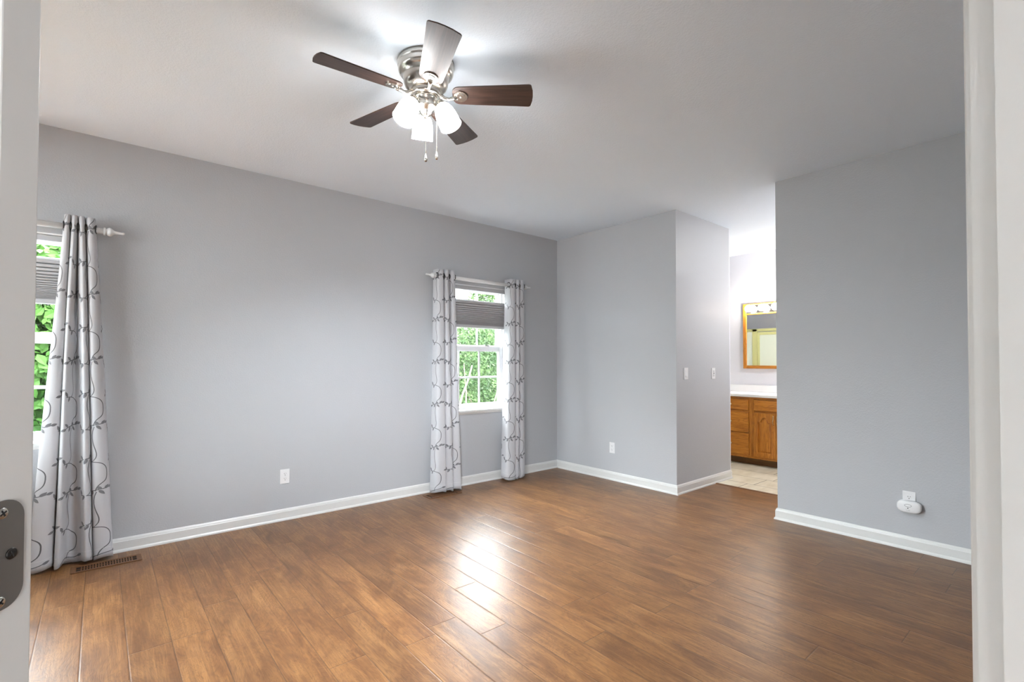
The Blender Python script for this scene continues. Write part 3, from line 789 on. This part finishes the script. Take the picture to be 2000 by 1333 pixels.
mb.add(vs, fs, 0, True); mb.add(vs[:n], [tuple(range(n))]); mb.build('body', M['plastic'], al, local=True)
def ring(mb, cx, cz, a, b, wd, y, mi=0, t0=0, t1=2*pi):
    N = 36; V = []; F = []
    for i in range(N+1):
        t = t0+(t1-t0)*i/N
        for q in (1, -1): V += [(cx+(a+q*wd)*cos(t), y, cz+(b+q*wd)*sin(t)), (cx+(a+q*wd)*cos(t), y+.002, cz+(b+q*wd)*sin(t))]
    for i in range(N): j = 4*i; F += [(j, j+4, j+6, j+2), (j, j+1, j+5, j+4), (j+2, j+6, j+7, j+3)]
    mb.add(V, F, mi)
q = MB(); ring(q, -.003, .009, .0185, .0085, .0008, -.0373); q.build('test_button', M['dark'], al, local=True)
MB().lathe([(.0035, 0), (.003, .001)], 14, 0, (-.004, -.0366, -.0085), (0, -1, 0)).build('indicator', M['dark'], al, local=True)
q = MB()
for i, (a, b) in enumerate(((-.016, -.010), (-.004, .009), (-.014, .006))): q.box(a, b, -.0368, -.036, -.0165-.0042*i, -.0157-.0042*i)
q.build('printed_text', M['thread'], al, local=True)
q = MB(); q.box(-.048, -.0345, -.0352, -.033, .0085, .0105).box(-.048, -.0345, -.0352, -.033, .0165, .0185).box(-.048, -.0458, -.0352, -.033, .0105, .0165).box(-.037, -.0345, -.0352, -.033, .0105, .0165)
q.build('logo', M['dark'], al, local=True)

# ------------------------------------------------------------------ floor registers
def register(x0, x1, y0, y1, label):
    t = thing('floor_register', label, 'floor vent', ((x0+x1)/2, (y0+y1)/2, 0), 'brown floor registers')
    b = .022; m = MB(); zt = .005
    for a in ((x0, x1, y0, y0+b), (x0, x1, y1-b, y1), (x0, x0+b, y0+b, y1-b), (x1-b, x1, y0+b, y1-b)): m.bbox(a[0], a[1], a[2], a[3], 0.0005, zt, .0015)
    m.build('frame', M['register'], t)
    MB().box(x0+b, x1-b, y0+b, y1-b, .0004, .0008).build('duct_opening', M['void'], t)
    L = MB(); n = 22; ya, yb = y0+b, y1-b
    L.box((x0+x1)/2-.002, (x0+x1)/2+.002, ya, yb, .001, .0042)
    for i in range(n+1):
        if i in (1, n-1): continue
        y = ya+(yb-ya)*i/n; L.prism([(x0+b, y-.0034, .001), (x0+b, y+.0030, .001), (x0+b, y+.0034, .0042), (x0+b, y-.0030, .0042)], (x1-x0-2*b, 0, 0))
    L.build('louvers', M['register'], t)
register(.140, .262, -4.352, -4.010, 'brown metal floor register under the curtain beside the door edge')
register(.085, .230, -1.885, -1.535, 'brown metal floor register under the far window curtain')

# ------------------------------------------------------------------ bathroom vanity
VY = 1.92; VX0, VX1 = .02, 2.56
van = thing('vanity_cabinet', 'honey oak bathroom vanity with drawers and an arched panel door', 'vanity', ((VX0+VX1)/2, 2.19, 0))
MB().box(VX0, VX1, VY+.02, 2.468, .09, .835).build('body', M['oakv'], van)
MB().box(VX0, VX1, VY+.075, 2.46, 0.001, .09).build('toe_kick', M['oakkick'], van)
for x0, x1 in ((VX0, .06), (.943, 1.003), (1.427, 1.487), (2.00, 2.06), (2.50, VX1)): MB().bbox(x0, x1, VY, VY+.02, .105, .825, .0015).build('stile', M['oakv'], van)
for z0, z1 in ((.085, .118), (.648, .672), (.81, .837)): MB().bbox(VX0, VX1, VY+.001, VY+.02, z0, z1, .0015).build('rail', M['oakh'], van)
MB().bbox(1.003, 1.427, VY+.001, VY+.02, .383, .401, .0015).build('rail', M['oakh'], van)
def slab(x0, x1, z0, z1):
    bm = bmesh.new(); bmesh.ops.create_cube(bm, size=1); y0, y1 = VY-.018, VY
    for v in bm.verts: v.co = Vector(((x0+x1)/2+v.co.x*(x1-x0), (y0+y1)/2+v.co.y*(y1-y0), (z0+z1)/2+v.co.z*(z1-z0)))
    ed = [e for e in bm.edges if all(abs(v.co.y-y0) < 1e-5 for v in e.verts)]
    bmesh.ops.bevel(bm, geom=ed, offset=.007, segments=3, profile=.6, affect='EDGES'); return MB().frombm(bm)
def knob(x, z, par):
    MB().lathe([(.006, 0), (.005, .010), (.009, .014), (.0145, .019), (.0155, .024), (.012, .029), (.0001, .031)], 18, 0, (x, VY-.018, z), (0, -1, 0)).build('knob', M['brass'], par)
d0 = 1.006
for xa, xb in ((d0, 1.424),):
    for z0, z1 in ((.674, .806), (.402, .650), (.118, .384)):
        dr = slab(xa, xb, z0, z1).build('drawer', M['oakh'], van); knob((xa+xb)/2, (z0+z1)/2, dr)
slab(1.490, 1.997, .674, .806).build('false_front', M['oakh'], van)
slab(.063, .940, .674, .806).build('false_front', M['oakh'], van)
def cathedral(x0, x1, z0, z1, hx):
    st = .047; y0, y1 = VY-.018, VY; rl = .062
    ix0, ix1, iz0, iz1 = x0+st, x1-st, z0+rl, z1-.052; sh = iz1-.055
    N = 24; arch = []
    for i in range(N+1):
        t = i/N; x = ix0+(ix1-ix0)*t; u = abs(2*t-1)
        if u > .62: z = sh
        elif u > .30: z = sh+(iz1-.012-sh)*(.5-.5*cos(pi*(.62-u)/.32))
        else: z = iz1-.012+.012*cos(u/.30*pi/2)
        arch.append((x, z))
    m = MB()
    m.bbox(x0, ix0, y0, y1, z0, z1, .003); m.bbox(ix1, x1, y0, y1, z0, z1, .003)
    m.bbox(ix0-.001, ix1+.001, y0+.0005, y1, z0, iz0, .003)
    for (xa, za), (xb, zb_) in zip(arch, arch[1:]):
        m.prism([(xa, y0+.0005, za), (xb, y0+.0005, zb_), (xb, y0+.0005, z1), (xa, y0+.0005, z1)], (0, y1-y0-.001, 0))
    dr = m.build('door', M['oakv'], van)
    outer = [(ix0, iz0), (ix1, iz0)]+[(x, z) for x, z in reversed(arch)]
    cx_, cz_ = (ix0+ix1)/2, (iz0+sh)/2
    def inset(P, d): return [(cx_+(x-cx_)*(1-d/((ix1-ix0)/2)), cz_+(z-cz_)*(1-d/((iz1-iz0)/2))) for x, z in P]
    p = MB(); A = [(x, VY-.006, z) for x, z in outer]; B_ = [(x, VY-.006, z) for x, z in inset(outer, .006)]; C_ = [(x, VY-.0145, z) for x, z in inset(outer, .026)]
    n = len(outer); fs = [(i, (i+1) % n, n+(i+1) % n, n+i) for i in range(n)]+[(n+i, n+(i+1) % n, 2*n+(i+1) % n, 2*n+i) for i in range(n)]+[tuple(range(2*n, 3*n))]
    p.add(A+B_+C_, fs); p.build('raised_panel', M['oakv'], dr)
    za, zb2 = z1-.135, z1-.022
    MB().tube([(hx, VY-.017, za), (hx, VY-.030, za+.004), (hx-.004, VY-.040, (za+zb2)/2-.012), (hx+.004, VY-.040, (za+zb2)/2+.012), (hx, VY-.030, zb2-.004), (hx, VY-.017, zb2)], [.006, .005, .0045, .0045, .005, .006], 10).build('handle', M['brass'], dr)
cathedral(1.490, 1.742, .112, .652, 1.722); cathedral(1.745, 1.997, .112, .652, 1.765)
cathedral(.063, .500, .112, .652, .480); cathedral(.503, .940, .112, .652, .523)
for z0, z1 in ((.674, .806), (.402, .650), (.118, .384)):
    dr = slab(2.063, 2.497, z0, z1).build('drawer', M['oakh'], van); knob(2.28, (z0+z1)/2, dr)
ct = thing('countertop', 'white vanity countertop with a low backsplash', 'countertop', ((VX0+VX1)/2, 2.2, .837))
MB().bbox(VX0-.01, VX1+.02, VY-.028, 2.468, .8375, .872, .006).build('slab', M['counter'], ct)
MB().bbox(VX0-.01, VX1+.02, 2.448, 2.4685, .872, .965, .004).build('backsplash', M['counter'], ct)

# medicine cabinet with mirror and globe lights
mc = thing('medicine_cabinet', 'oak framed bathroom mirror with a row of lit globe bulbs', 'mirror', (1.55, 2.445, 1.185))
a0_, a1_, b0_, b1_ = 1.127, 2.01, 1.183, 2.050; y0, y1 = 2.42, 2.4685
for q in (a0_, a1_-.045): MB().bbox(q, q+.045, y0, y1, b0_, b1_, .005).build('stile', M['oakv'], mc)
for za_, zb_ in ((b0_, b0_+.042), (b1_-.02, b1_), (1.902, 1.922)): MB().bbox(a0_+.045, a1_-.045, y0, y1, za_, zb_, .005).build('rail', M['oakh'], mc)
MB().box(a0_+.045, a1_-.045, y0+.012, y0+.018, b0_+.042, 1.902).build('mirror_glass', M['mirror'], mc)
MB().bbox(a0_+.045, a1_-.045, y0+.004, y0+.03, 1.922, b1_-.02, .003).build('light_bar', M['chrome'], mc)
for k in range(5):
    x = 1.236+.166*k; z = 1.980
    MB().lathe([(.020, 0), (.020, .018), (.017, .022)], 20, 0, (x, y0+.004, z), (0, -1, 0)).build('lamp_socket', M['chrome'], mc)
    pr = [(.016, .0)]+[(.0465*sin(a), .058-.0465*cos(a)) for a in [.36+(pi-.36)*i/14 for i in range(15)]]
    MB().lathe(pr, 28, 0, (x, y0-.006, z), (0, -1, 0), caps=False).build('globe_bulb', M['bulb'], mc)
bl = thing('added_bathroom_lamp', 'added unseen flush lamp that brightens the bathroom and passage', 'ceiling lamp', (2.75, 1.3, H))  # unseen lamp, added to brighten the passage wall and bathroom
MB().lathe([(.001, -.09), (.06, -.085), (.11, -.06), (.14, -.025)], 32, 0, (2.75, 1.3, H)).build('added_lamp_shade', M['addedbathlamp'], bl)
MB().lathe([(.15, -.028), (.15, 0)], 32, 0, (2.75, 1.3, H)).build('base', M['nickel'], bl)
# shower enclosure opposite (seen in the mirror)
sh = thing('shower_enclosure', 'cream framed shower door with pale panels reflected in the bathroom mirror', 'shower', (.74, YA2+.03, 0))
yb0, yb1 = YA2-.01, YA2+.035
m = MB()
for x0, x1 in ((.005, .05), (.655, .735), (1.43, 1.478)): m.bbox(x0, x1, yb0, yb1, .08, 1.80, .006)
m.bbox(.05, 1.43, yb0, yb1, 1.755, 1.80, .006); m.bbox(.05, 1.43, yb0, yb1, .08, .12, .006)
m.build('frame', M['reccream'], sh)
MB().bbox(.005, 1.478, YA2-.06, YA2+.05, .001, .08, .01).build('curb', M['counter'], sh)
MB().box(.05, .655, YA2+.006, YA2+.014, .12, 1.755).build('fixed_panel', M['frosted'], sh)
m = MB()
for x0, x1 in ((.742, .775), (1.395, 1.426)): m.bbox(x0, x1, yb1-.012, yb1+.012, .125, 1.745, .004)
m.bbox(.775, 1.395, yb1-.012, yb1+.012, 1.70, 1.745, .004); m.bbox(.775, 1.395, yb1-.012, yb1+.012, .125, .165, .004)
dd = m.build('door', M['reccream'], sh)
MB().box(.775, 1.395, YA2+.03, YA2+.036, .165, 1.70).build('door_panel', M['frosted'], dd)

# ------------------------------------------------------------------ outside
struct('ground', MB().box(-14, -.16, -14, 14, -.6, -.5), M['earth'])
def foliage(name, cx, cy, rx, ry, z0, z1, n, size, mat, parent, seed, aspect=.55):
    R = random.Random(seed); V = []; F = []
    for i in range(n):
        zz = R.random(); z = z0+(z1-z0)*zz; a = R.uniform(0, 2*pi); q = R.random()**.35
        prof = (1-.45*zz**2)
        p = Vector((cx+rx*q*cos(a)*prof, cy+ry*q*sin(a)*prof, z))
        s = size*R.uniform(.6, 1.3)
        nrm = Vector((R.gauss(.8, .6), R.gauss(0, .6), R.gauss(.6, .5))).normalized()
        d = nrm.cross(Vector((R.gauss(0, 1), R.gauss(0, 1), R.gauss(-.6, .6)))).normalized(); e = nrm.cross(d)
        b = len(V); V += [p-d*s, p-d*s*.3+e*s*aspect+nrm*s*.12, p+d*s*.35+e*s*aspect*.8+nrm*s*.12, p+d*s*1.1, p+d*s*.35-e*s*aspect*.8+nrm*s*.12, p-d*s*.3-e*s*aspect+nrm*s*.12]
        F += [(b, b+1, b+2, b+3), (b, b+3, b+4, b+5)]
    me = bpy.data.meshes.new(name); me.from_pydata([tuple(v-wloc(parent)) for v in V], [], F); me.materials.append(mat)
    o = bpy.data.objects.new(name, me); COL.objects.link(o); o.parent = parent; o['kind'] = 'stuff'; return o
def branches(parent, x, y, z0, h, n, seed, spread=.8):
    R = random.Random(seed)
    for i in range(n):
        pts = []; p = Vector((x+R.uniform(-.5, .5), y+R.uniform(-.9, .9), z0)); d = Vector((R.uniform(-.2, .3), R.uniform(-spread, spread)*.6, 1)).normalized()
        for k in range(9):
            pts.append(p.copy()); d = (d+Vector((R.gauss(0, .12), R.gauss(0, .18), .05))).normalized(); p += d*h/8
        r = R.uniform(.018, .034)
        MB().tube(pts, [r*(1-.09*k) for k in range(9)], 7).build('branch', M['bark'], parent)
def shrub(name, label, x, y, rx, ry, z1, n, size, mat, seed, nb=0, asp=.55):
    t = thing(name, label, 'shrub', (x, y, -.5), 'shrubs outside the windows')
    foliage('foliage', x, y, rx, ry, -.5, z1, n, size, mat, t, seed, asp)
    if nb: branches(t, x+rx*.75, y, -.5, z1*.9, nb, seed+50)
    return t
shrub('leafy_shrub', 'bright green broad-leaved shrub outside the window beside the door edge', -2.7, -4.9, .9, 1.35, 2.45, 22000, .048, M['leafA'], 11, 4, .62)
shrub('tall_shrub', 'olive green fine-leaved shrub with bare stems outside the far window', -2.6, .45, .95, 1.05, 2.0, 24000, .025, M['leafB'], 21, 14)
shrub('tall_shrub', 'grey-green fine-leaved shrub filling the far window toward the room corner', -4.2, 2.75, 1.2, 1.2, 2.6, 22000, .031, M['leafB'], 31, 6)
shrub('leafy_shrub', 'dark green shrub between the views of the two windows', -4.6, -2.0, 1.3, 1.4, 2.7, 6000, .07, M['leafA'], 41, 4)
shrub('tall_shrub', 'tall grey-green shrub standing far behind the stemmed shrub', -6.9, 1.6, 1.3, 1.9, 4.2, 22000, .045, M['leafB'], 51, 3)
shrub('tall_shrub', 'tallest grey-green shrub farthest away beyond the far window', -8.2, 6.0, 1.4, 1.9, 4.6, 22000, .05, M['leafB'], 61, 3)
shrub('leafy_shrub', 'broad green shrub far behind the window beside the door edge', -6.6, -5.4, 1.4, 2.0, 4.2, 16000, .07, M['leafA'], 71, 3)
